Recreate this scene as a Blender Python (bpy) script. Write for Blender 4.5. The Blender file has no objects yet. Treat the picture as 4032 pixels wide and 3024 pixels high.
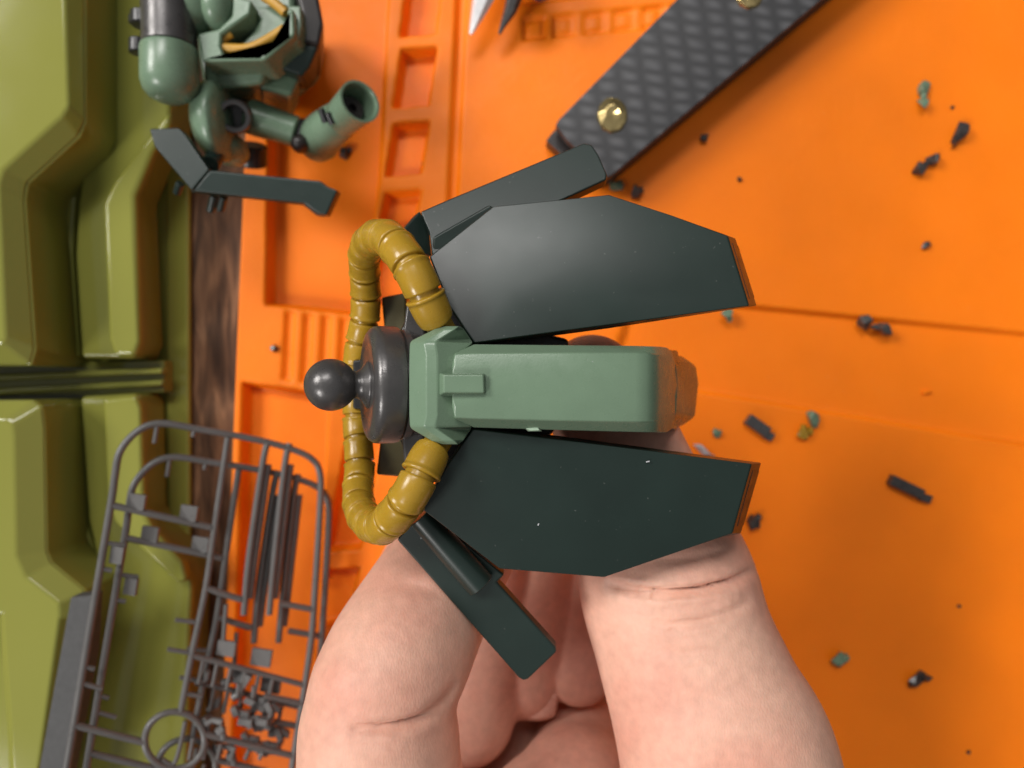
import bpy, bmesh, math, random
import numpy as np
from mathutils import Vector, Matrix

# ------------------------------------------------------------------ camera
MM = 0.001
H = 150.0            # camera height above the mat, mm
FP = 2912.0          # focal length in photo pixels (4032 wide)
sc = bpy.context.scene
col = sc.collection
cam_d = bpy.data.cameras.new('camera')
cam = bpy.data.objects.new('camera', cam_d); col.objects.link(cam)
cam.location = (0, 0, H*MM)
cam_d.sensor_width = 36.0
cam_d.lens = 26.0
cam_d.clip_start = 0.005; cam_d.clip_end = 20
cam_d.dof.use_dof = True
cam_d.dof.focus_distance = 0.084
cam_d.dof.aperture_fstop = 26.0/1.15
sc.camera = cam
# ------------------------------------------------------------------ world and lamps (indoor)
w = bpy.data.worlds.new('World'); sc.world = w; w.use_nodes = True
bg = w.node_tree.nodes['Background']
bg.inputs['Strength'].default_value = 0.25
_N = w.node_tree.nodes; _L = w.node_tree.links          # plain room: pale ceiling, dimmer walls
_tc = _N.new('ShaderNodeTexCoord'); _sp = _N.new('ShaderNodeSeparateXYZ'); _L.new(_tc.outputs['Generated'], _sp.inputs[0])
_cr = _N.new('ShaderNodeValToRGB'); _L.new(_sp.outputs[2], _cr.inputs[0])
_cr.color_ramp.elements[0].position = 0.05; _cr.color_ramp.elements[0].color = (0.16, 0.15, 0.14, 1)
_cr.color_ramp.elements[1].position = 0.75; _cr.color_ramp.elements[1].color = (0.96, 0.97, 0.98, 1)
_L.new(_cr.outputs[0], bg.inputs['Color'])
def area(name, loc, target, sx, sy, power, color):
    l = bpy.data.lights.new(name, 'AREA'); l.shape = 'RECTANGLE'; l.size = sx; l.size_y = sy
    l.energy = power; l.color = color
    o = bpy.data.objects.new(name, l); col.objects.link(o); o.location = loc
    d = Vector(target) - Vector(loc); o.rotation_euler = d.to_track_quat('-Z', 'Y').to_euler()
    return o
area('window_lamp', (-1.62, 0.80, 1.42), (0, 0, 0.03), 0.80, 0.70, 38.0, (1.0, 0.97, 0.93))
area('ceiling_lamp', (-0.24, 0.84, 1.30), (0, 0, 0.03), 0.66, 0.30, 11.0, (1.0, 0.97, 0.94))
area('side_lamp', (-1.22, -1.08, 1.35), (0, 0, 0.04), 0.46, 0.40, 20.0, (1.0, 0.97, 0.94))
sc.view_settings.view_transform = 'Standard'; sc.view_settings.look = 'None'
sc.view_settings.exposure = -0.06; sc.view_settings.gamma = 1.0
sc.cycles.use_denoising = True
sc.cycles.max_bounces = 8

# ------------------------------------------------------------------ geometry helpers (all in mm)
rng = random.Random(7)
def R(px, py, z):
    d = H - z
    return Vector(((px-2016)/FP*d, (1512-py)/FP*d, z))
def PL(px, py, z, gx=0.0, gy=0.0):
    p = R(px, py, z); return (p.x, p.y, z, gx, gy)
def RP(px, py, pl):
    x0, y0, z0, gx, gy = pl
    dx, dy = (px-2016)/FP, (1512-py)/FP
    t = (H - z0 + gx*x0 + gy*y0) / (1 + gx*dx + gy*dy)
    return Vector((t*dx, t*dy, H - t))
def thing(name, label, cat, loc, group=None):
    o = bpy.data.objects.new(name, None); col.objects.link(o)
    o.location = Vector(loc)*MM; o.empty_display_size = 0.005
    o['label'] = label; o['category'] = cat
    if group: o['group'] = group
    return o
def wloc(o):
    v = Vector((0, 0, 0))
    while o is not None:
        v += o.location; o = o.parent
    return v
def mk(name, verts, faces, mat, parent=None, smooth=40, bevel=0, seg=3, bang=30, sub=0):
    off = wloc(parent)
    me = bpy.data.meshes.new(name)
    me.from_pydata([(v[0]*MM-off.x, v[1]*MM-off.y, v[2]*MM-off.z) for v in verts], [], faces)
    bm = bmesh.new(); bm.from_mesh(me)
    bmesh.ops.recalc_face_normals(bm, faces=bm.faces); bm.to_mesh(me); bm.free()
    me.materials.append(mat)
    o = bpy.data.objects.new(name, me); col.objects.link(o)
    if parent is not None: o.parent = parent
    if smooth:
        me.shade_smooth()
        if smooth < 180: me.set_sharp_from_angle(angle=math.radians(smooth))
    if bevel:
        m = o.modifiers.new('bevel', 'BEVEL'); m.width = bevel*MM; m.segments = seg
        m.limit_method = 'ANGLE'; m.angle_limit = math.radians(bang); m.harden_normals = True
        me.shade_smooth()
    if sub:
        m = o.modifiers.new('sub', 'SUBSURF'); m.levels = sub; m.render_levels = sub
        me.shade_smooth()
    return o
def prism(top, bot):
    n = len(top); v = list(top)+list(bot)
    f = [list(range(n)), list(range(2*n-1, n-1, -1))]
    for i in range(n):
        j = (i+1) % n; f.append([i, i+n, j+n, j])
    return v, f
def pnormal(pl):
    return Vector((-pl[3], -pl[4], 1)).normalized()
def slab(name, poly, pl, thick, mat, parent=None, bevel=0.25, seg=3, grow=0.0, down=False, bang=30):
    top = [RP(x, y, pl) for x, y in poly]
    n = Vector((0, 0, 1)) if down else pnormal(pl)
    c = sum(top, Vector())/len(top)
    bot = [c + (p-c)*(1+grow) - n*thick for p in top]
    v, f = prism(top, bot)
    return mk(name, v, f, mat, parent, bevel=bevel, seg=seg, bang=bang)
def frust(name, top, pltop, bot, plbot, mat, parent=None, bevel=0.25, seg=3, bang=25):
    v, f = prism([RP(x, y, pltop) for x, y in top], [RP(x, y, plbot) for x, y in bot])
    return mk(name, v, f, mat, parent, bevel=bevel, seg=seg, bang=bang)
def frame(d):
    d = d.normalized(); u = d.cross(Vector((0, 0, 1)))
    if u.length < 1e-3: u = d.cross(Vector((0, 1, 0)))
    u.normalize(); return u, u.cross(d).normalized()
def tube(pts, rad, n=14, cap=True, flat=1.0):
    V = []; F = []; m = len(pts); pu = None
    for i, p in enumerate(pts):
        d = (pts[min(i+1, m-1)]-pts[max(i-1, 0)])
        if d.length < 1e-9: d = Vector((1, 0, 0))
        d.normalize()
        if pu is None: u, vv = frame(d)
        else:
            u = (pu - d*pu.dot(d)).normalized(); vv = u.cross(d).normalized()
        pu = u
        r = rad[i] if hasattr(rad, '__len__') else rad
        for k in range(n):
            a = 2*math.pi*k/n
            V.append(p + u*(math.cos(a)*r) + vv*(math.sin(a)*r*flat))
    for i in range(m-1):
        for k in range(n):
            k2 = (k+1) % n
            F.append([i*n+k, i*n+k2, (i+1)*n+k2, (i+1)*n+k])
    if cap:
        F.append(list(range(n-1, -1, -1))); F.append([(m-1)*n+k for k in range(n)])
    return V, F
def lathe(o, axis, prof, n=48):
    """prof: (s, r) list along axis."""
    axis = axis.normalized(); u, v = frame(axis); V = []; F = []
    for s, r in prof:
        for k in range(n):
            a = 2*math.pi*k/n
            V.append(o + axis*s + u*(math.cos(a)*max(r, 1e-3)) + v*(math.sin(a)*max(r, 1e-3)))
    m = len(prof)
    for i in range(m-1):
        for k in range(n):
            k2 = (k+1) % n; F.append([i*n+k, i*n+k2, (i+1)*n+k2, (i+1)*n+k])
    F.append(list(range(n-1, -1, -1))); F.append([(m-1)*n+k for k in range(n)])
    return V, F
def spline(P, n=12):
    """Catmull-Rom through tuples (any dimension)."""
    P = [np.array(p, float) for p in P]; out = []
    for i in range(len(P)-1):
        p0 = P[max(i-1, 0)]; p1 = P[i]; p2 = P[i+1]; p3 = P[min(i+2, len(P)-1)]
        for k in range(n):
            t = k/n
            out.append(0.5*((2*p1)+(-p0+p2)*t+(2*p0-5*p1+4*p2-p3)*t*t+(-p0+3*p1-3*p2+p3)*t**3))
    out.append(P[-1]); return out
def blob(c, rx, ry, rz, rot=0, n=20, m=12, rough=0.0, rr=None):
    V = []; F = []
    ca, sa = math.cos(rot), math.sin(rot)
    for i in range(m+1):
        th = math.pi*i/m
        for k in range(n):
            ph = 2*math.pi*k/n
            q = 1 + (rr.uniform(-rough, rough) if rr else 0)
            x = rx*math.sin(th)*math.cos(ph)*q; y = ry*math.sin(th)*math.sin(ph)*q; z = rz*math.cos(th)*q
            V.append(c + Vector((x*ca-y*sa, x*sa+y*ca, z)))
    for i in range(m):
        for k in range(n):
            k2 = (k+1) % n; F.append([i*n+k, (i+1)*n+k, (i+1)*n+k2, i*n+k2])
    bm = bmesh.new(); vs = [bm.verts.new(v) for v in V]; bm.verts.index_update()
    for f in F:
        try: bm.faces.new([vs[j] for j in f])
        except ValueError: pass
    bmesh.ops.remove_doubles(bm, verts=bm.verts, dist=1e-4)
    bm.verts.index_update()
    V = [v.co.copy() for v in bm.verts]; F = [[v.index for v in f.verts] for f in bm.faces]; bm.free()
    return V, F
def join(*vf):
    V = []; F = []
    for v, f in vf:
        b = len(V); V += list(v); F += [[i+b for i in q] for q in f]
    return V, F
def boxvf(c, ax, ay, az):
    c, ax, ay, az = Vector(c), Vector(ax), Vector(ay), Vector(az)
    top = [c+az-ax-ay, c+az+ax-ay, c+az+ax+ay, c+az-ax+ay]
    return prism(top, [p-az*2 for p in top])

# ------------------------------------------------------------------ materials
def mat(name, base, rough=0.45, var=0.06, vscale=120, bump=0.03, bscale=1500, metal=0.0, spec=0.5,
        sss=0.0, sssr=(1, .4, .2), sscale=0.001, coat=0.0, rvar=0.06, dust=0.0):
    m = bpy.data.materials.new(name); m.use_nodes = True
    nt = m.node_tree; N = nt.nodes; L = nt.links
    b = N['Principled BSDF']
    tc = N.new('ShaderNodeTexCoord')
    no = N.new('ShaderNodeTexNoise'); no.inputs['Scale'].default_value = vscale; no.inputs['Detail'].default_value = 5
    L.new(tc.outputs['Object'], no.inputs['Vector'])
    mr = N.new('ShaderNodeMapRange'); mr.inputs[1].default_value = 0.3; mr.inputs[2].default_value = 0.7
    mr.inputs[3].default_value = 1-var; mr.inputs[4].default_value = 1+var
    L.new(no.outputs['Fac'], mr.inputs[0])
    mx = N.new('ShaderNodeVectorMath'); mx.operation = 'SCALE'
    mx.inputs[0].default_value = base; L.new(mr.outputs[0], mx.inputs['Scale'])
    out = mx.outputs[0]
    if dust > 0:
        vo = N.new('ShaderNodeTexNoise'); vo.inputs['Scale'].default_value = 1700; vo.inputs['Detail'].default_value = 1
        L.new(tc.outputs['Object'], vo.inputs['Vector'])
        dr = N.new('ShaderNodeMapRange'); dr.inputs[1].default_value = 0.755; dr.inputs[2].default_value = 0.80
        dr.inputs[4].default_value = dust; L.new(vo.outputs['Fac'], dr.inputs[0])
        mixn = N.new('ShaderNodeMixRGB'); L.new(dr.outputs[0], mixn.inputs[0]); L.new(out, mixn.inputs[1])
        mixn.inputs[2].default_value = (0.45, 0.45, 0.42, 1); out = mixn.outputs[0]
    L.new(out, b.inputs['Base Color'])
    r2 = N.new('ShaderNodeMapRange'); r2.inputs[1].default_value = 0.3; r2.inputs[2].default_value = 0.7
    r2.inputs[3].default_value = max(rough-rvar, .02); r2.inputs[4].default_value = rough+rvar
    n2 = N.new('ShaderNodeTexNoise'); n2.inputs['Scale'].default_value = vscale*2.7; n2.inputs['Detail'].default_value = 6
    L.new(tc.outputs['Object'], n2.inputs['Vector']); L.new(n2.outputs['Fac'], r2.inputs[0])
    L.new(r2.outputs[0], b.inputs['Roughness'])
    b.inputs['Metallic'].default_value = metal
    b.inputs['Specular IOR Level'].default_value = spec
    if coat: b.inputs['Coat Weight'].default_value = coat; b.inputs['Coat Roughness'].default_value = 0.12
    if sss:
        b.inputs['Subsurface Weight'].default_value = sss; b.inputs['Subsurface Radius'].default_value = sssr
        b.inputs['Subsurface Scale'].default_value = sscale
    if bump:
        n3 = N.new('ShaderNodeTexNoise'); n3.inputs['Scale'].default_value = bscale; n3.inputs['Detail'].default_value = 3
        L.new(tc.outputs['Object'], n3.inputs['Vector'])
        bp = N.new('ShaderNodeBump'); bp.inputs['Strength'].default_value = bump; bp.inputs['Distance'].default_value = 0.0004
        L.new(n3.outputs['Fac'], bp.inputs['Height']); L.new(bp.outputs[0], b.inputs['Normal'])
    return m
M_sage = mat('sage_plastic', (0.146, 0.220, 0.146), 0.29, 0.04, 260, 0.03, 4200, dust=0.08)
M_dark = mat('dark_green_plastic', (0.011, 0.022, 0.018), 0.35, 0.10, 120, 0.012, 4200, dust=0.10, rvar=0.012)
M_yel = mat('ochre_plastic', (0.36, 0.212, 0.018), 0.27, 0.08, 240, 0.05, 1600, sss=0.15, sssr=(1, .6, .1), sscale=0.0008)
M_gun = mat('gunmetal_plastic', (0.085, 0.081, 0.080), 0.31, 0.12, 300, 0.05, 3000, metal=0.45)
M_blk = mat('black_plastic', (0.012, 0.012, 0.013), 0.35, 0.1, 300, 0.04, 2000)
M_brn = mat('brown_black_plastic', (0.022, 0.017, 0.016), 0.38, 0.1, 300, 0.04, 2000)
M_sprue = mat('sprue_plastic', (0.108, 0.105, 0.102), 0.32, 0.08, 200, 0.03, 1500)
M_orange = mat('orange_silicone', (0.90, 0.197, 0.003), 0.50, 0.06, 48, 0.12, 700, sss=0.12, sssr=(1, .35, .05), sscale=0.002, spec=0.28, dust=0.10)
M_olive = mat('olive_plastic', (0.228, 0.230, 0.046), 0.09, 0.05, 25, 0.015, 300, rvar=0.02)
M_grip = mat('sanding_grey', (0.055, 0.055, 0.055), 0.65, 0.10, 900, 0.25, 5000)
M_brass = mat('brass', (0.78, 0.60, 0.27), 0.20, 0.08, 300, 0.0, 900, metal=1.0)
M_steel = mat('steel', (0.85, 0.85, 0.86), 0.34, 0.04, 300, 0.0, 900, metal=0.35)
M_purple = mat('purple_grip', (0.06, 0.04, 0.12), 0.4)
M_wht = mat('pale_grey_plastic', (0.42, 0.42, 0.44), 0.35)
M_gold = mat('gold_trim', (0.50, 0.27, 0.035), 0.38, 0.1, 300)

def mat_wood():
    m = bpy.data.materials.new('desk_wood'); m.use_nodes = True
    nt = m.node_tree; N = nt.nodes; L = nt.links; b = N['Principled BSDF']
    tc = N.new('ShaderNodeTexCoord'); mp = N.new('ShaderNodeMapping'); mp.inputs['Scale'].default_value = (1, 0.16, 1)
    L.new(tc.outputs['Object'], mp.inputs['Vector'])
    no = N.new('ShaderNodeTexNoise'); no.inputs['Scale'].default_value = 420; no.inputs['Detail'].default_value = 8; no.inputs['Distortion'].default_value = 0.6
    L.new(mp.outputs[0], no.inputs['Vector'])
    cr = N.new('ShaderNodeValToRGB'); e = cr.color_ramp.elements
    e[0].position = 0.32; e[0].color = (0.040, 0.020, 0.010, 1); e[1].position = 0.72; e[1].color = (0.30, 0.16, 0.08, 1)
    x = e.new(0.52); x.color = (0.125, 0.064, 0.032, 1)
    L.new(no.outputs['Fac'], cr.inputs[0]); L.new(cr.outputs[0], b.inputs['Base Color'])
    b.inputs['Roughness'].default_value = 0.6; b.inputs['Specular IOR Level'].default_value = 0.25
    bp = N.new('ShaderNodeBump'); bp.inputs['Strength'].default_value = 0.3; bp.inputs['Distance'].default_value = 0.0005
    L.new(no.outputs['Fac'], bp.inputs['Height']); L.new(bp.outputs[0], b.inputs['Normal'])
    return m
M_wood = mat_wood()
def mat_carbon():
    m = bpy.data.materials.new('carbon_weave'); m.use_nodes = True
    nt = m.node_tree; N = nt.nodes; L = nt.links; b = N['Principled BSDF']
    tc = N.new('ShaderNodeTexCoord'); sp = N.new('ShaderNodeSeparateXYZ')
    nd = N.new('ShaderNodeTexNoise'); nd.inputs['Scale'].default_value = 170; L.new(tc.outputs['Object'], nd.inputs['Vector'])
    vs = N.new('ShaderNodeVectorMath'); vs.operation = 'SCALE'; vs.inputs['Scale'].default_value = 0.0011; L.new(nd.outputs['Color'], vs.inputs[0])
    va = N.new('ShaderNodeVectorMath'); va.operation = 'ADD'; L.new(tc.outputs['Object'], va.inputs[0]); L.new(vs.outputs[0], va.inputs[1])
    L.new(va.outputs[0], sp.inputs[0])
    def mth(op, a, bb=None):
        n = N.new('ShaderNodeMath'); n.operation = op
        for i, q in enumerate((a, bb)):
            if q is None: continue
            if isinstance(q, (int, float)): n.inputs[i].default_value = q
            else: L.new(q, n.inputs[i])
        return n.outputs[0]
    y_ = mth('ADD', sp.outputs[1], mth('MULTIPLY', sp.outputs[0], 0.12))
    u = mth('MULTIPLY', mth('ADD', sp.outputs[0], mth('MULTIPLY', y_, 0.16)), 1/0.0046)
    v = mth('MULTIPLY', y_, 1/0.0026)
    gx = mth('SINE', mth('MULTIPLY', mth('FRACT', u), math.pi)); gy = mth('SINE', mth('MULTIPLY', mth('FRACT', v), math.pi))
    tow = mth('MULTIPLY', mth('POWER', gx, 1.6), mth('POWER', gy, 1.6))
    no = N.new('ShaderNodeTexNoise'); no.inputs['Scale'].default_value = 260; L.new(tc.outputs['Object'], no.inputs['Vector'])
    tow2 = mth('MULTIPLY', tow, mth('ADD', no.outputs['Fac'], 0.45))
    crm = N.new('ShaderNodeMix'); crm.data_type = 'RGBA'; L.new(tow2, crm.inputs[0])
    crm.inputs[6].default_value = (0.030, 0.030, 0.032, 1); crm.inputs[7].default_value = (0.082, 0.082, 0.087, 1)
    L.new(crm.outputs[2], b.inputs['Base Color'])
    b.inputs['Roughness'].default_value = 0.42
    bp = N.new('ShaderNodeBump'); bp.inputs['Strength'].default_value = 0.15; bp.inputs['Distance'].default_value = 0.0004
    L.new(tow, bp.inputs['Height']); L.new(bp.outputs[0], b.inputs['Normal'])
    return m
def mat_skin():
    m = bpy.data.materials.new('skin'); m.use_nodes = True
    nt = m.node_tree; N = nt.nodes; L = nt.links; b = N['Principled BSDF']
    tc = N.new('ShaderNodeTexCoord')
    no = N.new('ShaderNodeTexNoise'); no.inputs['Scale'].default_value = 75; no.inputs['Detail'].default_value = 4
    L.new(tc.outputs['Object'], no.inputs['Vector'])
    cr = N.new('ShaderNodeValToRGB'); e = cr.color_ramp.elements
    e[0].position = 0.34; e[0].color = (0.66, 0.325, 0.240, 1); e[1].position = 0.68; e[1].color = (0.73, 0.43, 0.32, 1)
    L.new(no.outputs['Fac'], cr.inputs[0])
    n4 = N.new('ShaderNodeTexNoise'); n4.inputs['Scale'].default_value = 700; n4.inputs['Detail'].default_value = 3
    L.new(tc.outputs['Object'], n4.inputs['Vector'])
    mr = N.new('ShaderNodeMapRange'); mr.inputs[1].default_value = .3; mr.inputs[2].default_value = .7; mr.inputs[3].default_value = .92; mr.inputs[4].default_value = 1.06
    L.new(n4.outputs['Fac'], mr.inputs[0])
    vm = N.new('ShaderNodeVectorMath'); vm.operation = 'SCALE'; L.new(cr.outputs[0], vm.inputs[0]); L.new(mr.outputs[0], vm.inputs['Scale'])
    L.new(vm.outputs[0], b.inputs['Base Color'])
    b.inputs['Roughness'].default_value = 0.50; b.inputs['Specular IOR Level'].default_value = 0.35
    b.inputs['Subsurface Weight'].default_value = 0.15; b.inputs['Subsurface Radius'].default_value = (1.0, 0.36, 0.20)
    b.inputs['Subsurface Scale'].default_value = 0.0022
    mp = N.new('ShaderNodeMapping'); mp.inputs['Rotation'].default_value = (0, 0, 0.5); mp.inputs['Scale'].default_value = (1.6, 0.75, 1)
    L.new(tc.outputs['Object'], mp.inputs['Vector'])
    vo = N.new('ShaderNodeTexVoronoi'); vo.inputs['Scale'].default_value = 2600; vo.feature = 'F1'
    L.new(mp.outputs[0], vo.inputs['Vector'])
    n5 = N.new('ShaderNodeTexNoise'); n5.inputs['Scale'].default_value = 420; n5.inputs['Detail'].default_value = 6
    L.new(mp.outputs[0], n5.inputs['Vector'])
    ad = N.new('ShaderNodeMath'); ad.operation = 'ADD'; L.new(vo.outputs['Distance'], ad.inputs[0]); L.new(n5.outputs['Fac'], ad.inputs[1])
    bp = N.new('ShaderNodeBump'); bp.inputs['Strength'].default_value = 0.10; bp.inputs['Distance'].default_value = 0.0003
    L.new(ad.outputs[0], bp.inputs['Height']); L.new(bp.outputs[0], b.inputs['Normal'])
    return m
M_skin = mat_skin()

# ------------------------------------------------------------------ desk
v, f = prism([Vector((-400, 300, -5)), Vector((-400, -300, -5)), Vector((400, -300, -5)), Vector((400, 300, -5))][::-1],
             [Vector((-400, 300, -25)), Vector((-400, -300, -25)), Vector((400, -300, -25)), Vector((400, 300, -25))][::-1])
desk = mk('desk', v, f, M_wood); desk['kind'] = 'structure'; desk['label'] = 'dark brown wooden desk top under the orange mat'

# ------------------------------------------------------------------ orange silicone work mat (height field)
def sdpoly(X, Y, poly):
    P = np.array(poly, float); d = np.full(X.shape, 1e18); s = np.ones(X.shape)
    n = len(P)
    for i in range(n):
        a = P[i]; b = P[(i+n-1) % n]
        ex, ey = b[0]-a[0], b[1]-a[1]; wx, wy = X-a[0], Y-a[1]
        t = np.clip((wx*ex+wy*ey)/(ex*ex+ey*ey), 0, 1)
        d = np.minimum(d, (wx-ex*t)**2+(wy-ey*t)**2)
        c1 = Y >= a[1]; c2 = Y < b[1]; c3 = ex*wy > ey*wx
        flip = (c1 & c2 & c3) | (~c1 & ~c2 & ~c3)
        s = np.where(flip, -s, s)
    return s*np.sqrt(d)
def sstep(x): x = np.clip(x, 0, 1); return x*x*(3-2*x)
def px2(poly, z): return [tuple(R(x, y, z)[:2]) for x, y in poly]
step = 0.42
us = np.concatenate([[0, 0.25, 0.6], np.arange(1.0, 62, step), np.arange(62, 175, 0.9)])
ys = np.arange(-110, 106, step)
U, Y = np.meshgrid(us, ys)
A = R(950, 850, 0); B = R(880, 2600, 0)
xl = A.x + (Y-A.y)*(B.x-A.x)/(B.y-A.y)
X = xl + U
Z = np.zeros_like(X)
def well(poly, depth, wd=0.9):
    sd = sdpoly(X, Y, px2(poly, 0))
    global Z
    Z = np.minimum(Z, -depth*sstep(-sd/wd + 0.5))
def pad(poly, hgt, wd=0.9):
    sd = sdpoly(X, Y, px2(poly, 0))
    global Z
    Z = np.maximum(Z, Z + hgt*sstep(-sd/wd + 0.5))
# left trays
well([(1065, -400), (1545, -400), (1490, 700), (1420, 1235), (1052, 1195), (1062, 600)], 3.8, 1.2)
well([(960, 1512), (1290, 1560), (1262, 2200), (1210, 3600), (900, 3600), (945, 2200)], 3.8, 1.2)
for k in range(5):                                    # ribbed pad between the trays
    x = 1125 + k*72
    well([(x, 1225+k*9), (x+34, 1230+k*9), (x+22, 1500+k*10), (x-14, 1495+k*10)], 0.9, 1.0)
# ladder of small wells
def lx(y): return 1632 - 0.088*y - 0.000025*y*y
y = -560
wells = []
while y < 3200:
    if not (880 < y < 1560):
        wells.append((y, y+222))
    y += 282
wells += [(1540, 2165), (2250, 2480)]
for y0, y1 in [(-400, -118), (-118+0, 138), (198, 420), (492, 690), (760, 905), (960, 1200), (1560, 2170), (2250, 2470), (2560, 2900)]:
    well([(lx(y0)-30, y0), (lx(y0)+104, y0-10), (lx(y1)+94, y1-12), (lx(y1)-40, y1)], 3.6, 0.9)
# shallow line on the right side of the ladder
well([(1812, -300), (1850, -300), (1800, 800), (1690, 1900), (1560, 3400), (1520, 3400), (1655, 1900), (1765, 800)], 1.1, 1.2)
# shallow band across the right half
well([(2500, 1160), (2950, 1207), (4700, 1380), (4700, 1880), (4032, 1752), (2720, 1536), (2400, 1490)], 1.3, 1.0)
# row of shallow squares at the top
for k in range(6):
    x = 2062 + k*117; yy = 72 - k*11
    well([(x, yy), (x+88, yy-9), (x+86, yy+76), (x-2, yy+86)], 0.9, 0.8)
    sdq = sdpoly(X, Y, px2([(x+16, yy+14), (x+72, yy+7), (x+70, yy+62), (x+14, yy+70)], 0))
    Z = np.maximum(Z, np.where(sdq < 0.6, -0.9+0.55*sstep(-sdq/0.6+0.5), -99))
well([(2010, -40), (2700, -110), (2710, -60), (2020, 18)], 1.0, 0.9)
r_ = np.random.RandomState(3)
X2 = X.copy(); Z[:, 0] = -5.0; X2[:, 0] = X2[:, 1]-0.15
ny, nx = X.shape
V = np.stack([X2, Y, Z], -1).reshape(-1, 3)
idx = np.arange(ny*nx).reshape(ny, nx)
F = np.stack([idx[:-1, :-1], idx[:-1, 1:], idx[1:, 1:], idx[1:, :-1]], -1).reshape(-1, 4)
matm = mk('work_mat', V.tolist(), F.tolist(), M_orange, smooth=180)
matm['label'] = 'bright orange silicone work mat with moulded trays and slots'; matm['category'] = 'mat'

# ------------------------------------------------------------------ olive case at the left
case = thing('storage_case', 'glossy olive green plastic case along the left edge with stepped panels', 'case', R(300, 1500, -5))
def cs(name, poly, ztop, zbot, bevel=2.2, seg=6, grow=0.0):
    return slab(name, poly, PL(400, 1500, ztop), ztop-zbot, M_olive, case, bevel=bevel, seg=seg, grow=grow, down=True)
cs('base', [(-900, -600), (700, -600), (702, 1500), (700, 3600), (-900, 3600)], -4.1, -4.98, 0.2)
cs('rim', [(652, -600), (742, -600), (745, 1500), (752, 3600), (668, 3600), (652, 1500)], -3.2, -4.95, 0.7)
cs('middle_panel', [(346, -600), (668, -600), (668, 480), (600, 590), (528, 765), (552, 1350), (530, 1412), (318, 1412), (292, 1000), (303, 800), (340, 560)], 6, -4.05, 1.0)
cs('rib', [(664, 430), (668, 500), (602, 596), (529, 768), (553, 1345), (530, 1405), (450, 1402), (425, 1340), (402, 800), (440, 720), (560, 560)], 9, 5.8, 1.1, 6)
cs('inner_floor', [(60, 420), (335, 440), (330, 560), (296, 800), (284, 1000), (308, 1404), (60, 1404)], 4, -4.05, 0.8)
outer = [(-900, -600), (336, -600), (340, 480), (312, 540), (112, 722), (102, 785), (142, 1375), (124, 1440), (-900, 1440)]
crown = [(-900, -600), (236, -600), (268, 415), (245, 452), (12, 665), (-8, 722), (20, 1330), (6, 1350), (-900, 1350)]
cs('upper_panel', outer, 16.5, -4.02, 0.5, 3)
frust('upper_panel_crown', crown, PL(0, 700, 19.6), [(x+(0 if x < 0 else -2), y) for x, y in outer], PL(0, 700, 16.45), M_olive, case, bevel=0.55, seg=5, bang=8)
cs('groove_floor', [(-900, 1444), (648, 1418), (648, 1545), (-900, 1580)], 0.6, -4.04, 0.3)
cs('groove_bar', [(-900, 1505), (640, 1448), (640, 1470), (-900, 1542)], 3.4, 0.5, 1.3)
cs('groove_bar', [(-900, 1568), (640, 1496), (640, 1520), (-900, 1604)], 2.6, 0.5, 1.3)
cs('inner_floor', [(60, 1600), (300, 1575), (335, 2050), (420, 2330), (300, 2380), (60, 2250)], 4, -4.05, 0.8)
cs('middle_panel', [(312, 1560), (540, 1548), (560, 1600), (568, 2010), (600, 2080), (730, 2215), (758, 2300), (745, 2500), (720, 3600), (120, 3600), (280, 2500), (400, 2300), (345, 2050)], 6, -4.05, 1.0)
cs('rib', [(402, 1568), (534, 1556), (556, 1605), (564, 2005), (596, 2076), (720, 2216), (735, 2290), (700, 2300), (560, 2170), (450, 2060), (420, 1980)], 9, 5.8, 1.1, 6)
outer = [(-900, 1585), (130, 1574), (168, 1600), (178, 1680), (186, 2170), (205, 2215), (340, 2325), (330, 2420), (190, 3024), (100, 3500), (60, 3500), (22, 2800), (-10, 2350), (-900, 2300)]
crown = [(-900, 1660), (20, 1650), (48, 1668), (54, 1720), (62, 2190), (100, 2275), (230, 2375), (232, 2430), (150, 3024), (90, 3500), (70, 3500), (40, 2800), (10, 2420), (-900, 2370)]
cs('upper_panel', outer, 16.5, -4.02, 0.5, 3)
frust('upper_panel_crown', crown, PL(0, 2000, 19.0), outer, PL(0, 2000, 16.45), M_olive, case, bevel=0.55, seg=5, bang=8)

# dark sanding strip lying on the case under the sprues
strip = slab('sanding_block', [(276, 2352), (366, 2342), (352, 2580), (235, 3200), (120, 3200)], PL(300, 2500, 22.5), 3.4, M_grip, None, bevel=0.4, down=True)
strip['label'] = 'dark grey sanding block leaning on the olive case at the lower left'; strip['category'] = 'sanding block'

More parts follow.
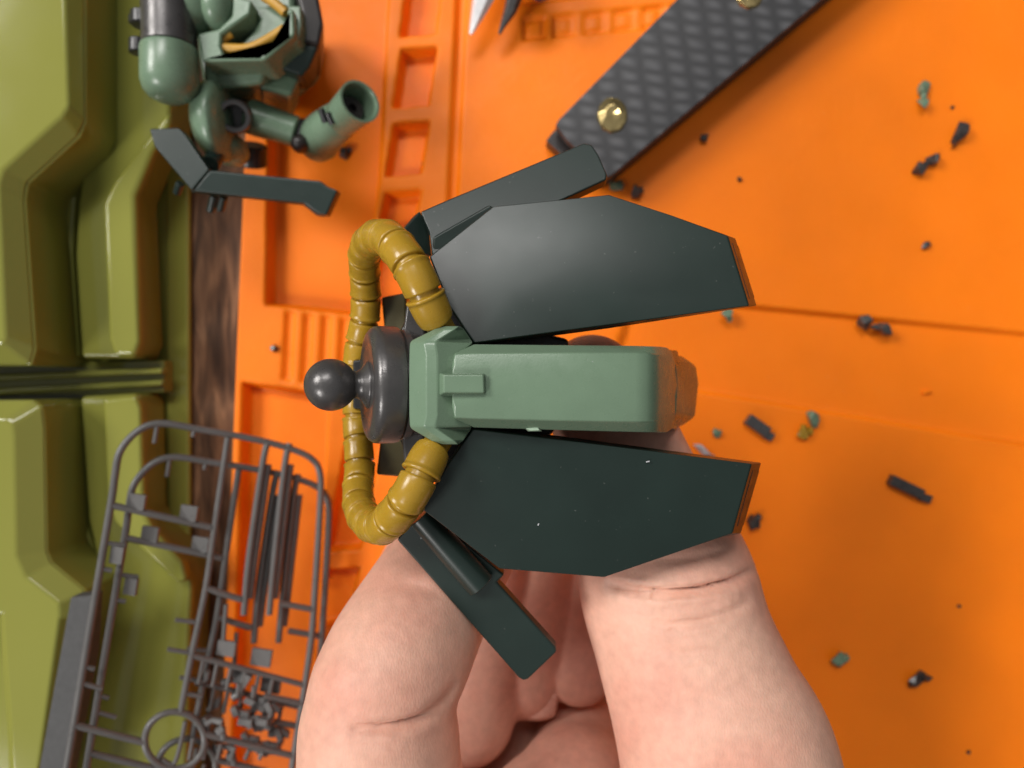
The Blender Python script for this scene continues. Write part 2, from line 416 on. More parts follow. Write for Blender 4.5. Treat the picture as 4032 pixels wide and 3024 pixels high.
# ------------------------------------------------------------------ sprues (two alike, one above the other)
SP = PL(800, 2200, 17, -0.52, 0.02)
def SPp(x, y): return RP(x, y, SP)
def make_sprue():
    t = thing('sprue', 'upper of two stacked grey plastic sprue frames at the lower left', 'sprue', SPp(700, 2300), 'stacked grey sprue frames')
    def bar(name, pts, r=0.62, n=6, ns=5, dz=0.0):
        P = [SPp(x, y)+Vector((0, 0, dz)) for x, y in pts]
        if len(P) > 2: P = [Vector(p) for p in spline([tuple(p) for p in P], ns)]
        v, f = tube(P, r, 8); return mk(name, v, f, M_sprue, t, smooth=60)
    bar('outer_runner', [(205, 3300), (264, 3016), (350, 2500), (437, 1986), (452, 1880), (474, 1776), (547, 1694), (638, 1667), (784, 1690), (912, 1712), (1048, 1740), (1158, 1772), (1225, 1805), (1258, 1855), (1262, 1968), (1240, 2332), (1221, 2560), (1158, 2970), (1110, 3300)], 0.64)
    bar('centre_runner', [(898, 1722), (848, 2059), (811, 2314), (757, 2570), (711, 2806)], 0.60)
    bar('cross_runner', [(442, 1990), (834, 2077)])
    bar('cross_runner', [(747, 2578), (1130, 2679), (1205, 2700)], 0.55)
    bar('cross_runner', [(283, 2852), (575, 2925)], 0.6)
    bar('cross_runner', [(800, 2888), (1150, 2975)], 0.6)
    bar('cross_runner', [(811, 2314), (900, 2345), (950, 2360)])
    bar('cross_runner', [(1100, 2375), (1235, 2400)])
    bar('cross_runner', [(1040, 2740), (1190, 2770)])
    # ring
    P = [SPp(688+118*math.cos(a), 2915+112*math.sin(a)) for a in [2*math.pi*k/36 for k in range(37)]]
    v, f = tube(P, 0.6, 8, cap=False); mk('ring', v, f, M_sprue, t, smooth=60)
    bar('ring_gate', [(640, 2990), (690, 3000), (730, 2840)], 0.4)
    # stub gates left after parts were cut away
    for (x0, y0, x1, y1) in [(410, 2136, 492, 2148), (392, 2238, 440, 2246), (320, 2622, 372, 2634), (322, 2690, 402, 2712),
                             (690, 2440, 784, 2452), (660, 2556, 760, 2572), (725, 2730, 795, 2742), (620, 1670, 608, 1745), (765, 1690, 760, 1720),
                             (890, 2380, 880, 2520), (940, 2690, 935, 2740), (1000, 2700, 995, 2760)]:
        bar('gate_stub', [(x0, y0), (x1, y1)], 0.42)
    def tag(name, cx, cy, w_, h_, th=0.8, rot=0.16):
        c = SPp(cx, cy); s = (H-c.z)/FP
        ca, sa = math.cos(-rot), math.sin(-rot)
        v, f = boxvf(c, (w_*s*ca, w_*s*sa, 0), (-h_*s*sa, h_*s*ca, 0), (0, 0, th*0.5))
        mk(name, v, f, M_sprue, t, bevel=0.12, seg=2)
    tag('number_tab', 540, 1975, 34, 30); tag('number_tab', 745, 2020, 34, 30); tag('number_tab', 462, 2185, 26, 34)
    tag('number_tab', 893, 2552, 36, 30); tag('number_tab', 1030, 2588, 40, 34)
    # long barrel parts hanging between the runners
    for x0, x1 in ((1052, 950), (1140, 1050)):
        bar('barrel_part', [(x0, 1745), (x0-20, 1840), (x1+30, 2200), (x1+10, 2420)], 0.62)
        bar('barrel_part', [(x0-6, 1830), (x1+42, 2200), (x1+22, 2360)], 0.85, dz=-1.0)
    # cluster of small uncut parts
    q = random.Random(5)
    for k in range(26):
        x = q.uniform(790, 1080); yy = q.uniform(2640, 2880) + (x-790)*0.1
        c = SPp(x, yy)+Vector((0, 0, q.uniform(-1.5, 1)))
        a = q.uniform(0, 3.1)
        if q.random() < .5:
            P = [c+Vector((math.cos(a), math.sin(a), 0))*q.uniform(-2.2, -1), c, c+Vector((math.cos(a+.7), math.sin(a+.7), .2))*q.uniform(.8, 2)]
            v, f = tube(P, [q.uniform(.35, .8), q.uniform(.5, 1.0), q.uniform(.3, .7)], 8)
        else:
            v, f = boxvf(c, (q.uniform(.6, 1.4)*math.cos(a), q.uniform(.6, 1.4)*math.sin(a), 0), (-.6*math.sin(a), .6*math.cos(a), 0), (0, 0, q.uniform(.4, .9)))
        mk('small_part', v, f, M_sprue, t, smooth=50, bevel=0.1, seg=2)
    for k in range(6):
        x = 800+k*55
        bar('gate_stub', [(x, 2600+k*14), (x-18, 2690+k*12)], 0.38)
        bar('gate_stub', [(x-40, 2905+k*12), (x-55, 2990)], 0.38)
    return t
sprue = make_sprue()
s2 = sprue.copy(); col.objects.link(s2); s2.location = sprue.location + Vector((0.8, -6.2, -3.0))*MM
s2['label'] = 'lower of two stacked grey plastic sprue frames at the lower left'
for ch in list(sprue.children):
    c = ch.copy(); col.objects.link(c); c.parent = s2

# ------------------------------------------------------------------ assembled torso lying at the top left
torso = thing('model_torso', 'half built green plastic robot torso with one bent arm on the mat', 'model torso', R(1000, 250, 0))
def T(cx, cy, z): return R(450+cx/1.8436, cy/1.8436, z)
def Tp(l): return [(450+x/1.8436, y/1.8436) for x, y in l]
def tslab(name, poly, z, thick, mt, bevel=0.6, seg=4, gx=0, gy=0, grow=0.0, cx=900, cy=300):
    return slab(name, Tp(poly), PL(450+cx/1.8436, cy/1.8436, z, gx, gy), thick, mt, torso, bevel=bevel, seg=seg, grow=grow)
# backpack tank
yA = T(390, -300, 27); yB = T(390, 350, 27); yC = T(405, 735, 27)
ax = (yC-yA).normalized(); Ld = (yB-yA).length; Lt = (yC-yA).length
v, f = lathe(yA, ax, [(0, 4.3), (Ld-.3, 4.3), (Ld, 4.0)], 40); mk('tank', v, f, M_gun, torso)
v, f = lathe(yA, ax, [(Ld, 4.0), (Ld+.05, 4.45), (Ld+.5, 4.6), (Lt-3.2, 4.6), (Lt-1.8, 4.2), (Lt-.7, 3.3), (Lt-.1, 2.2), (Lt, 0.2)], 40)
mk('tank_cap', v, f, M_sage, torso)
for (x0, y0, x1, y1, r) in ((210, 90, 210, 190, 2.0), (175, 285, 175, 390, 1.5), (150, 110, 150, 175, 1.0)):
    v, f = tube([T(x0, y0, 27), T(x1, y1, 27)], r, 18); mk('knob', v, f, M_blk, torso, bevel=0.3)
v, f = tube([T(200, 140, 27), T(330, 140, 27)], 1.3, 16); mk('knob_stem', v, f, M_blk, torso)
# body
tslab('lower_chest', [(560, -200), (1300, -200), (1310, 250), (1240, 330), (1110, 430), (1080, 600), (640, 640), (600, 380)], 19, 18.9, M_sage, 1.2)
tslab('flank', [(640, 440), (1120, 430), (1075, 610), (880, 640), (650, 650)], 22, 14, M_sage, 0.8, gy=0.35, cy=500)
tslab('flank', [(1100, 470), (1355, 560), (1290, 690), (1050, 640)], 17, 12, M_sage, 0.8, gx=-0.3, cx=1200, cy=560)
v, f = blob(T(560, 60, 25), 4.2, 4.6, 4.5); mk('neck_block', v, f, M_sage, torso, smooth=180)
v, f = blob(T(760, 60, 25), 3.0, 4.2, 4.0); mk('neck_block', v, f, M_sage, torso, smooth=180)
tslab('collar', [(600, 240), (780, 200), (770, 330), (790, 390), (1050, 400), (1250, 260), (1255, 60), (1300, 60), (1310, 250), (1090, 440), (640, 450)], 27, 8, M_sage, 0.6)
tslab('collar', [(860, -40), (1000, 0), (985, 100), (760, 260), (740, 220), (850, 110)], 27, 7, M_sage, 0.6)
tslab('neck_cavity', [(800, 320), (900, 180), (1010, 80), (1060, 160), (1010, 270), (900, 320)], 21.2, 2, M_brn, 0.3)
tslab('chest_face', [(1000, 60), (1250, 20), (1250, 220), (1180, 290), (1000, 350), (880, 350), (1010, 230), (1060, 140)], 24.0, 5, M_sage, 0.4)
for pts, r in (([(785, 350, 25.6), (960, 355, 25.6), (1080, 310, 25.4), (1240, 210, 25.4)], 0.85), ([(1080, -30, 25.2), (1170, 30, 25.2), (1245, 95, 25.2)], 0.85), ([(785, 290, 25.4), (850, 245, 25.4)], 0.7)):
    P = [Vector(p) for p in spline([tuple(T(*p)) for p in pts], 6)]
    v, f = tube(P, r, 10); mk('trim', v, f, M_gold, torso, smooth=60)
tslab('chest_plate', [(1285, -200), (1450, -200), (1500, 60), (1520, 170), (1490, 330), (1340, 300), (1360, 180), (1350, 60)], 22, 14, M_brn, 0.7, gx=-0.25, cx=1400)
tslab('chest_plate', [(1340, 300), (1490, 330), (1420, 490), (1360, 560), (1130, 475), (1190, 395)], 21, 13, M_dark, 0.7, gx=-0.2, gy=0.2, cx=1400, cy=400)
tslab('chest_edge', [(1250, 40), (1350, 40), (1360, 180), (1335, 300), (1180, 400), (1120, 440), (1100, 420), (1290, 270), (1290, 150)], 25, 6, M_sage, 0.6)
# arm
v, f = blob(T(745, 880, 20), 4.2, 7.0, 6.0, 0.12, 32, 18)
xc = T(880, 0, 17).x - 1.2
v = [p if p.x < xc else Vector((xc+(p.x-xc)*0.3, p.y, p.z-0.8)) for p in v]
mk('shoulder_pad', v, f, M_sage, torso, smooth=180)
v, f = blob(T(830, 1080, 14), 3.6, 3.0, 5.0, -0.4, 24, 14); mk('shoulder_pad', v, f, M_sage, torso, smooth=180)
so = T(890, 845, 17.5); sa = Vector((0.22, -0.34, 0.9)).normalized()
v, f = lathe(so, sa, [(-8, 2.9), (3.4, 2.9), (4.0, 2.6), (4.0, 2.0), (3.6, 1.85), (-1, 1.7), (-1, 0.1)], 36); mk('shoulder_joint', v, f, M_gun, torso)
P = [T(980, 840, 15), T(1060, 870, 15), T(1180, 910, 14.5), T(1330, 960, 14)]
v, f = tube(P, [3.2, 3.1, 2.9, 2.8], 32); mk('upper_arm', v, f, M_sage, torso, bevel=0.4)
P = [T(1330, 890, 13), T(1365, 1050, 13)]
v, f = tube(P, [2.3, 2.3], 24); mk('elbow_joint', v, f, M_brn, torso, bevel=0.4)
v, f = blob(T(1350, 1045, 15), 1.7, 1.7, 2.0); mk('elbow_cap', v, f, M_brn, torso, smooth=180)
fa = T(1440, 1070, 10); fb = T(1530, 960, 14); fc = T(1650, 860, 18); fd = T(1785, 735, 23.5)
P = [Vector(p) for p in spline([tuple(p) for p in (fa, fa.lerp(fb, .5), fb, fc)], 5)]
v, f = tube(P, list(np.interp(np.linspace(0, 1, len(P)), [0, .12, .35, .7, 1], [2.6, 3.5, 4.1, 3.9, 3.2])), 32); mk('forearm', v, f, M_sage, torso, smooth=70)
ad = (fd-fc); Lf = ad.length; v, f = lathe(fc, ad, [(-2, 2.9), (0, 3.2), (Lf*.6, 3.5), (Lf, 3.7), (Lf, 3.3), (Lf-.4, 3.1), (Lf-4.0, 2.6), (Lf-4.0, 0.1)], 40)
mk('cuff', v, f, M_sage, torso)
v, f = lathe(fd-ad.normalized()*3.9, ad, [(0, 2.1), (1.2, 2.0), (1.2, .8), (.2, .7), (.2, .05)], 32); mk('wrist_socket', v, f, M_brn, torso)
for q in (0, 1):
    P = [T(1500+q*50, 790+q*30, 22.0), T(1535+q*50, 890+q*10, 21.2)]
    v, f = tube(P, 0.6, 12); mk('arm_slot', v, f, M_blk, torso)
v, f = tube([T(1000, 1050, 8), T(1000, 1200, 6)], 2.8, 20); mk('arm_peg', v, f, M_blk, torso, bevel=0.4)
# angled plate held at the shoulder
tslab('shield_plate', [(252, 932), (462, 925), (500, 960), (690, 1232), (562, 1385), (540, 1360), (290, 1062)], 26, 2.2, M_dark, 0.3, gx=0.02, gy=0.02, cx=470, cy=1150)
tslab('shield_plate', [(692, 1234), (1495, 1312), (1545, 1352), (1622, 1382), (1540, 1565), (1478, 1552), (1378, 1478), (566, 1388)], 25.5, 3.2, M_dark, 0.35, gx=-0.03, gy=0.12, cx=900, cy=1350)
tslab('shield_lip', [(560, 1372), (1390, 1466), (1478, 1540), (1540, 1562), (1530, 1580), (1470, 1568), (1375, 1494), (556, 1396)], 23.6, 2.0, M_dark, 0.3, gx=-0.03, gy=0.5, cx=900, cy=1430)
for x, y0, y1 in ((715, 1420, 1535), (785, 1428, 1525), (470, 1330, 1400)):
    v, f = tube([T(x+10, y0, 22), T(x-15, y1, 20.5)], 0.75, 12); mk('plate_peg', v, f, M_dark, torso, bevel=0.15)
v, f = tube([T(690, 1200, 23), T(780, 1060, 17)], 1.6, 14); mk('plate_arm', v, f, M_dark, torso)

# ------------------------------------------------------------------ carbon fibre tool handle
handle = thing('knife_handle', 'carbon fibre knife handle with brass screws lying across the mat', 'knife handle', R(2600, 350, 0))
KP = PL(2500, 400, 8.6)
hd = R(2680, 0, 8.6)-R(2190, 485, 8.6); hang = math.atan2(hd.y, hd.x)
M_carb = mat_carbon()
poly = [(2188, 492), (2200, 470), (3300, -650), (3700, -390), (2412, 690), (2390, 700), (2230, 548)]
slab('top_scale', poly, KP, 2.6, M_carb, handle, bevel=0.3, down=True)
slab('inner_liner', [(2205, 500), (3300, -640), (3690, -380), (2408, 690)], PL(2500, 400, 5.95), 1.4, M_brn, handle, bevel=0.1, down=True)
slab('bottom_scale', [(2150, 552), (2175, 520), (3290, -620), (3690, -360), (2400, 712), (2380, 720), (2300, 690)], PL(2500, 400, 4.5), 4.3, M_brn, handle, bevel=0.3, down=True)
for sx, sy in ((2410, 455), (2948, -32)):
    c = R(sx, sy, 8.4); u = random.Random(int(sx))
    V = [c+Vector((0, 0, 0.9))]; F = []; n = 9
    for ring, (rr, zz) in enumerate(((1.5, 0.85), (2.7, 0.55), (3.0, 0.15), (3.05, -0.6))):
        for k in range(n):
            a = 2*math.pi*(k+0.4*ring)/n
            V.append(c+Vector((math.cos(a)*rr*1.02, math.sin(a)*rr*1.22, zz+(u.uniform(-.28, .28) if ring < 2 else 0))))
    for k in range(n): F.append([0, 1+k, 1+(k+1) % n])
    for ring in range(3):
        for k in range(n):
            a0 = 1+ring*n; a1 = 1+(ring+1)*n; F.append([a0+k, a1+k, a1+(k+1) % n, a0+(k+1) % n])
    mk('brass_screw', V, F, M_brass, handle, smooth=22, bevel=0.12, seg=2, bang=8)

# ------------------------------------------------------------------ side cutter tips at the top edge
nip = thing('side_cutter', 'steel side cutter with two pointed jaws entering at the top edge', 'cutter', R(1950, -150, 0))
def jaw(p, mt):
    P = [R(x, y, z) for x, y, z, r in p]; v, f = tube(P, [q[3] for q in p], 6, flat=0.8)
    mk('jaw', v, f, mt, nip, smooth=25, bevel=0.15, seg=2)
jaw([(1960, -260, 7, 3.4), (1905, -10, 6.5, 2.1), (1890, 30, 6, 1.7), (1862, 112, 5, .75), (1853, 136, 4.6, .35)], M_steel)
jaw([(2060, -260, 7, 3.4), (2025, -10, 6.5, 1.6), (2010, 40, 6, 1.3), (1978, 105, 5, .6), (1966, 135, 4.6, .3)], M_gun)
v, f = blob(R(1992, -330, 8), 8, 7, 5); mk('pivot', v, f, M_steel, nip, smooth=180)
v, f = tube([R(2010, -330, 8), R(2125, -70, 9), R(2150, -20, 9)], [3, 3.4, 2.0], 16); mk('grip', v, f, M_purple, nip, smooth=60)

# ------------------------------------------------------------------ cut off sprue nubs scattered on the mat
def chip(px, py, w_, h_, rot, mt, label, seed, zz=1.6, kind='lump', base=0.0):
    u = random.Random(seed); s = H/FP
    c = R(px, py, base); rx, ry = w_*s/2, h_*s/2
    ca, sa_ = math.cos(rot), math.sin(rot)
    def hull(cx, cy, ax, ay, n=15, hz=zz):
        bm = bmesh.new()
        for _ in range(n):
            t = u.uniform(0, 2*math.pi); q = u.uniform(.75, 1.0); zq = u.choice((0.02, .45, .75, 1.0))
            sh = 1.0 if zq < .8 else .65
            lx_, ly_ = cx+ax*math.cos(t)*q*sh, cy+ay*math.sin(t)*q*sh
            bm.verts.new(c+Vector((lx_*ca-ly_*sa_, lx_*sa_+ly_*ca, zq*hz*u.uniform(.85, 1))))
        bmesh.ops.convex_hull(bm, input=bm.verts)
        bmesh.ops.delete(bm, geom=[x for x in bm.verts if not x.link_faces], context='VERTS')
        bm.verts.index_update()
        r = ([x.co.copy() for x in bm.verts], [[x.index for x in g.verts] for g in bm.faces]); bm.free(); return r
    if kind == 'lump':
        parts = [hull(-rx*.12, 0, rx*.85, ry), hull(rx*.55, -ry*.15, rx*.5, ry*.55, 10, zz*.8)]
    elif kind == 'stick':
        d = Vector((math.cos(rot), math.sin(rot), 0)); e = Vector((-d.y, d.x, 0))
        parts = [boxvf(c+Vector((0, 0, zz*.5))-d*rx*.2, d*rx*.8, e*ry*.78, (0, 0, zz*.5)),
                 boxvf(c+Vector((0, 0, zz*.35))+d*rx*.85-e*ry*.2, (d+e*.15)*rx*.25, e*ry*.6, (0, 0, zz*.32))]
    else:   # two lumps joined by a thin neck
        parts = [hull(-rx*.52, 0, rx*.5, ry*.95), hull(rx*.5, ry*.1, rx*.55, ry*.85), hull(0, 0, rx*.4, ry*.5, 10, zz*.7)]
    v, f = join(*parts)
    o = mk('sprue_nub', [p-c for p in v], f, mt, None, smooth=35, bevel=0.08, seg=2)
    o.location = c*MM
    o['label'] = label; o['category'] = 'plastic offcut'; o['group'] = 'plastic offcuts scattered on the mat'
M_chip = mat('offcut_plastic', (0.040, 0.034, 0.032), 0.28, 0.2, 500, 0.1, 1500)
pi = math.pi
chip(3630, 385, 135, 62, 1.4, M_sage, 'two-lobed sage green offcut nearest the upper right corner', 1, 1.9, 'lobes')
chip(3766, 535, 118, 76, -2.0, M_chip, 'large black teardrop offcut near the right edge, below the green one', 2, 2.4)
chip(3638, 652, 118, 66, 0.55, M_chip, 'black bean-shaped offcut with a shiny end at the upper right', 3, 2.2, 'lobes')
chip(2770, 548, 44, 40, 0.8, M_chip, 'small dark crumb alone to the right of the knife handle', 4, 1.5)
chip(2910, 706, 24, 24, 0.2, M_chip, 'tiny brown speck below the small dark crumb by the knife handle', 5, 0.7)
chip(3640, 968, 62, 32, 0.4, M_chip, 'small flat brown crumb midway down the right side of the mat', 6, 1.0)
chip(3440, 1288, 150, 70, -0.42, M_gun, 'long dark grey offcut with a round bump beside the groove line', 7, 2.2, 'lobes')
chip(2862, 1240, 66, 56, -0.9, M_sage, 'sage green offcut peeking out under the upper dark panel tip', 8, 1.8)
chip(2430, 738, 62, 74, 1.0, M_sage, 'sage green offcut touching the lower end of the knife handle', 9, 1.6)
chip(2502, 760, 64, 64, 0.5, M_gun, 'dark cube-like offcut just right of the knife handle end', 10, 2.4)
chip(2985, 1682, 120, 56, -0.62, M_gun, 'grey rod offcut lying above the lower dark panel, left of the yellow one', 11, 1.9, 'stick')
chip(3196, 1648, 76, 68, -1.0, M_sage, 'sage green offcut touching the yellow one', 12, 2.0)
chip(3162, 1696, 84, 66, 0.2, M_yel, 'mustard yellow offcut, the only yellow one on the mat', 13, 2.0)
chip(2820, 1704, 42, 50, 0.7, M_sage, 'little grey green crumb left of the grey rod offcut', 14, 1.3)
chip(2768, 1772, 100, 40, -0.5, M_wht, 'pale grey sliver just above the lower dark panel edge', 15, 1.6)
chip(3572, 1922, 172, 52, -0.45, M_chip, 'longest offcut, a dark brown stick on the right half of the mat', 16, 1.8, 'stick')
chip(2962, 2050, 74, 70, 0.9, M_chip, 'dark offcut partly hidden behind the lower dark panel tip', 17, 2.2)
chip(3296, 2586, 96, 66, 0.25, M_sage, 'drop-shaped green offcut in the shadow right of the thumb', 18, 2.2)
chip(3612, 2668, 118, 72, 0.45, M_chip, 'dark brown offcut in the lower right corner of the mat', 19, 2.2)
chip(1686, 654, 42, 56, 1.3, M_chip, 'black crumb inside a slot of the ladder-like row', 20, 1.6, base=-3.55)
chip(1362, 604, 64, 58, 0.8, M_chip, 'black crumb beside the forearm of the green torso', 21, 2.0, base=-3.7)
chip(1084, 1372, 36, 36, 0.3, M_chip, 'black crumb on the ribbed pad left of the ball joint', 22, 1.3)
chip(3646, 1544, 46, 20, 0.15, M_orange, 'small orange shaving lying in the shallow band', 23, 0.7, base=-1.3)
chip(3748, 424, 20, 16, 0.6, M_chip, 'tiny speck above the large black teardrop offcut', 24, 0.5)
chip(3775, 2386, 18, 20, 0.9, M_chip, 'tiny speck at the right edge above the dark brown offcut', 25, 0.5)
chip(3812, 2960, 20, 20, 0.9, M_chip, 'tiny speck at the lower right corner of the picture', 26, 0.5)

# ------------------------------------------------------------------ the waist unit held in the hand
waist = thing('model_waist', 'green and black plastic robot waist with yellow hoses held between finger and thumb', 'model part', R(2100, 1512, 50))
# ball joint and round collar
tl = math.radians(20); A0 = R(1584, 1515, 59); axv = Vector((-math.cos(tl), 0, math.sin(tl)))
prof = [(-2.2, 6.2), (-0.6, 6.4), (-.45, 6.75), (0.35, 6.75), (0.5, 6.5), (0.62, 6.5), (0.8, 7.05), (1.2, 7.15), (3.0, 7.15), (3.5, 7.08), (3.95, 6.8), (4.3, 6.3), (4.42, 5.6), (4.3, 5.2), (4.2, 3.2), (4.3, 2.4)]
v, f = lathe(A0, axv, prof, 72); mk('round_collar', v, f, M_gun, waist, smooth=50)
prof = [(4.1, 3.0), (4.5, 2.7), (5.0, 1.95), (5.5, 1.62), (5.8, 1.62), (6.0, 1.7)]
rb = 3.12; bc = 8.6
for k in range(25):
    th = math.radians(145 - k*145/24)
    prof.append((bc+rb*math.cos(th), rb*math.sin(th)))
v, f = lathe(A0, axv, prof, 56); mk('ball_joint', v, f, M_gun, waist, smooth=180)
slab('back_bracket', [(1388, 1418), (1470, 1410), (1470, 1618), (1388, 1610)], PL(1430, 1515, 49), 7, M_blk, waist, bevel=0.3)
slab('core_block', [(1630, 1180), (1900, 1140), (2180, 1320), (2240, 1335), (2240, 1500), (2180, 1705), (1900, 1880), (1620, 1850), (1560, 1700), (1560, 1330)], PL(1800, 1512, 57), 14, M_blk, waist, bevel=0.5)
slab('core_flange', [(1600, 1190), (1660, 1200), (1690, 1400), (1690, 1640), (1650, 1830), (1590, 1830), (1560, 1500)], PL(1640, 1512, 59), 3, M_gun, waist, bevel=0.4)
slab('rear_plate', [(1500, 1170), (1600, 1150), (1600, 1880), (1480, 1870), (1500, 1700), (1530, 1520), (1515, 1330)], PL(1550, 1512, 47), 4, mat('olive_drab_plastic', (0.09, 0.075, 0.03), 0.4), waist, bevel=0.4)

# front block with the hose sockets
BP = PL(1700, 1512, 67, -0.16, 0)
def ring_block():
    # cross sections along y (photo px) : x-left, x-ridge, x-right at heights
    secs = [(1284, 1752, 1786, 1812, 66.6, 67.4, 65.4), (1296, 1712, 1772, 1826, 67.0, 67.8, 65.2), (1340, 1622, 1700, 1856, 66.6, 68.2, 64.6), (1352, 1614, 1692, 1862, 66.6, 68.4, 66.0), (1400, 1612, 1700, 1800, 66.8, 68.6, 67.2),
            (1520, 1611, 1700, 1800, 66.9, 68.7, 67.2), (1635, 1612, 1700, 1800, 66.8, 68.6, 67.2), (1678, 1614, 1690, 1858, 66.6, 68.4, 66.0), (1690, 1622, 1698, 1854, 66.6, 68.2, 64.6), (1736, 1700, 1768, 1824, 67.0, 67.8, 65.2), (1750, 1742, 1784, 1806, 66.6, 67.4, 65.4)]
    V = []; F = []
    for (yy, xa, xb, xc, za, zb, zc) in secs:
        xm = xa*.45+xb*.55
        pts = [R(xa, yy, za-7), R(xa, yy, za), R(xb-22, yy, zb-0.15), R(xb+22, yy, zb-0.15), R(xc, yy, zc), R(xc, yy, zc-7)]
        V += pts
    n = 6; m = len(secs)
    for i in range(m-1):
        for k in range(n):
            k2 = (k+1) % n; F.append([i*n+k, i*n+k2, (i+1)*n+k2, (i+1)*n+k])
    F.append(list(range(n-1, -1, -1))); F.append([(m-1)*n+k for k in range(n)])
    return V, F
v, f = ring_block(); mk('front_block', v, f, M_sage, waist, bevel=0.22, seg=3, bang=18)

# central flap
CP = PL(2200, 1512, 68.2, -0.05, 0.02)
def flap():
    top = [(1790, 1392), (2560, 1392), (2578, 1412), (2582, 1640), (2560, 1658), (1790, 1648), (1782, 1600), (1778, 1520), (1782, 1440)]
    mid = [(1868, 1354), (2622, 1362), (2642, 1384), (2660, 1515), (2644, 1684), (2622, 1703), (1862, 1682), (1800, 1630), (1796, 1520), (1800, 1410)]
    return top, mid
top = [(1788, 1392), (2540, 1388), (2574, 1420), (2580, 1520), (2574, 1632), (2540, 1660), (1788, 1648), (1776, 1520)]
mid = [(1868, 1356), (2624, 1363), (2642, 1395), (2662, 1515), (2644, 1672), (2620, 1703), (1862, 1684), (1800, 1520)]
secs = [(1780, 1440, 1442, 1598, 1600, 68.3, 67.9), (1790, 1392, 1394, 1646, 1648, 68.3, 68.0), (1866, 1356, 1391, 1649, 1683, 68.25, 66.5),
        (2200, 1359, 1389, 1656, 1693, 68.1, 66.3), (2500, 1362, 1388, 1662, 1701, 67.9, 66.0), (2545, 1363, 1390, 1662, 1702, 67.5, 65.7),
        (2574, 1364, 1394, 1658, 1702, 66.8, 65.1), (2598, 1365, 1397, 1656, 1703, 65.4, 64.0), (2624, 1368, 1402, 1653, 1703, 63.0, 61.8),
        (2645, 1384, 1410, 1645, 1688, 60.6, 59.8), (2658, 1425, 1435, 1625, 1655, 59.0, 58.4)]
V = []; F = []
for (xx, a0, a1, b1, b0, zt, zs) in secs:
    prof = [(a0, zs-3.2), (a0, zs)]
    for k in range(7):
        t = k/6; prof.append((a1+(b1-a1)*t, zt+0.50*(1-(2*t-1)**2)))
    prof += [(b0, zs), (b0, zs-3.2)]
    V += [R(xx, y_, z_) for y_, z_ in prof]
n = 11
for i in range(len(secs)-1):
    for k in range(n):
        k2 = (k+1) % n; F.append([i*n+k, i*n+k2, (i+1)*n+k2, (i+1)*n+k])
F.append(list(range(n-1, -1, -1))); F.append([(len(secs)-1)*n+k for k in range(n)])
flap_o = mk('centre_flap', V, F, M_sage, waist, bevel=0.22, seg=3, bang=24)
frust('flap_tip', [(2560, 1385), (2634, 1384), (2650, 1515), (2636, 1684), (2560, 1690)], PL(2640, 1515, 56.6), [(2560, 1372), (2668, 1380), (2692, 1515), (2666, 1694), (2560, 1700)], PL(2640, 1515, 49), M_sage, waist, bevel=0.25)
frust('flap_tip', [(2560, 1405), (2646, 1406), (2660, 1440), (2666, 1510), (2660, 1632), (2646, 1670), (2560, 1672)], PL(2640, 1515, 54.0), [(2560, 1395), (2682, 1400), (2742, 1440), (2752, 1512), (2738, 1642), (2678, 1682), (2560, 1684)], PL(2640, 1515, 40.0), M_sage, waist, bevel=0.5)
frust('flap_tab', [(1745, 1474), (1905, 1474), (1908, 1548), (1745, 1548)], PL(1820, 1512, 69.6, -0.05), [(1722, 1466), (1918, 1466), (1920, 1560), (1722, 1560)], PL(1820, 1512, 67.6), M_sage, waist, bevel=0.22)
slab('flap_liner', [(1880, 1368), (2610, 1376), (2625, 1515), (2608, 1692), (1880, 1672)], PL(2200, 1515, 62.6), 6, M_blk, waist, bevel=0.3)

# dark skirts
def skirt(name, poly, pl, end_i, endpx, thick, bulge, label=None):
    """Slightly domed plate; the edge end_i flares into a visible end face."""
    top = [RP(x, y, pl) for x, y in poly]; nrm = pnormal(pl)
    c = sum(top, Vector())/len(top)
    inner = [c+(p-c)*0.55+nrm*bulge for p in top]
    bot = [p-nrm*thick for p in top]
    for i, (x, y, dz) in zip(end_i, endpx):
        q = RP(x, y, (pl[0], pl[1], pl[2]-dz, pl[3], pl[4])); bot[i] = q
    n = len(top); V = top+inner+bot+[c+nrm*bulge*1.25]; F = []
    for i in range(n):
        j = (i+1) % n
        F.append([i, j, n+j, n+i]); F.append([n+i, n+j, 3*n]); F.append([i, 2*n+i, 2*n+j, j])
    F.append([2*n+i for i in range(n-1, -1, -1)])
    return mk(name, V, F, M_dark, waist, bevel=0.18, seg=3, bang=28, smooth=28)
UP = PL(2200, 1100, 63.0, 0.01, -0.155)
skirt('front_skirt', [(1690, 1010), (1939, 813), (2398, 766), (2640, 845), (2866, 928), (2950, 1204), (2400, 1278), (1866, 1350), (1770, 1210)], UP, [4, 5], [(2896, 938, 5), (2980, 1204, 5)], 2.2, 0.42)
LP_ = PL(2200, 1950, 63.0, -0.02, 0.16)
skirt('front_skirt', [(1862, 1690), (2200, 1731), (2960, 1826), (2884, 2100), (2640, 2185), (2380, 2274), (1967, 2240), (1660, 2005), (1760, 1830)], LP_, [2, 3], [(2998, 1822, 5), (2918, 2100, 5)], 2.2, 0.42)
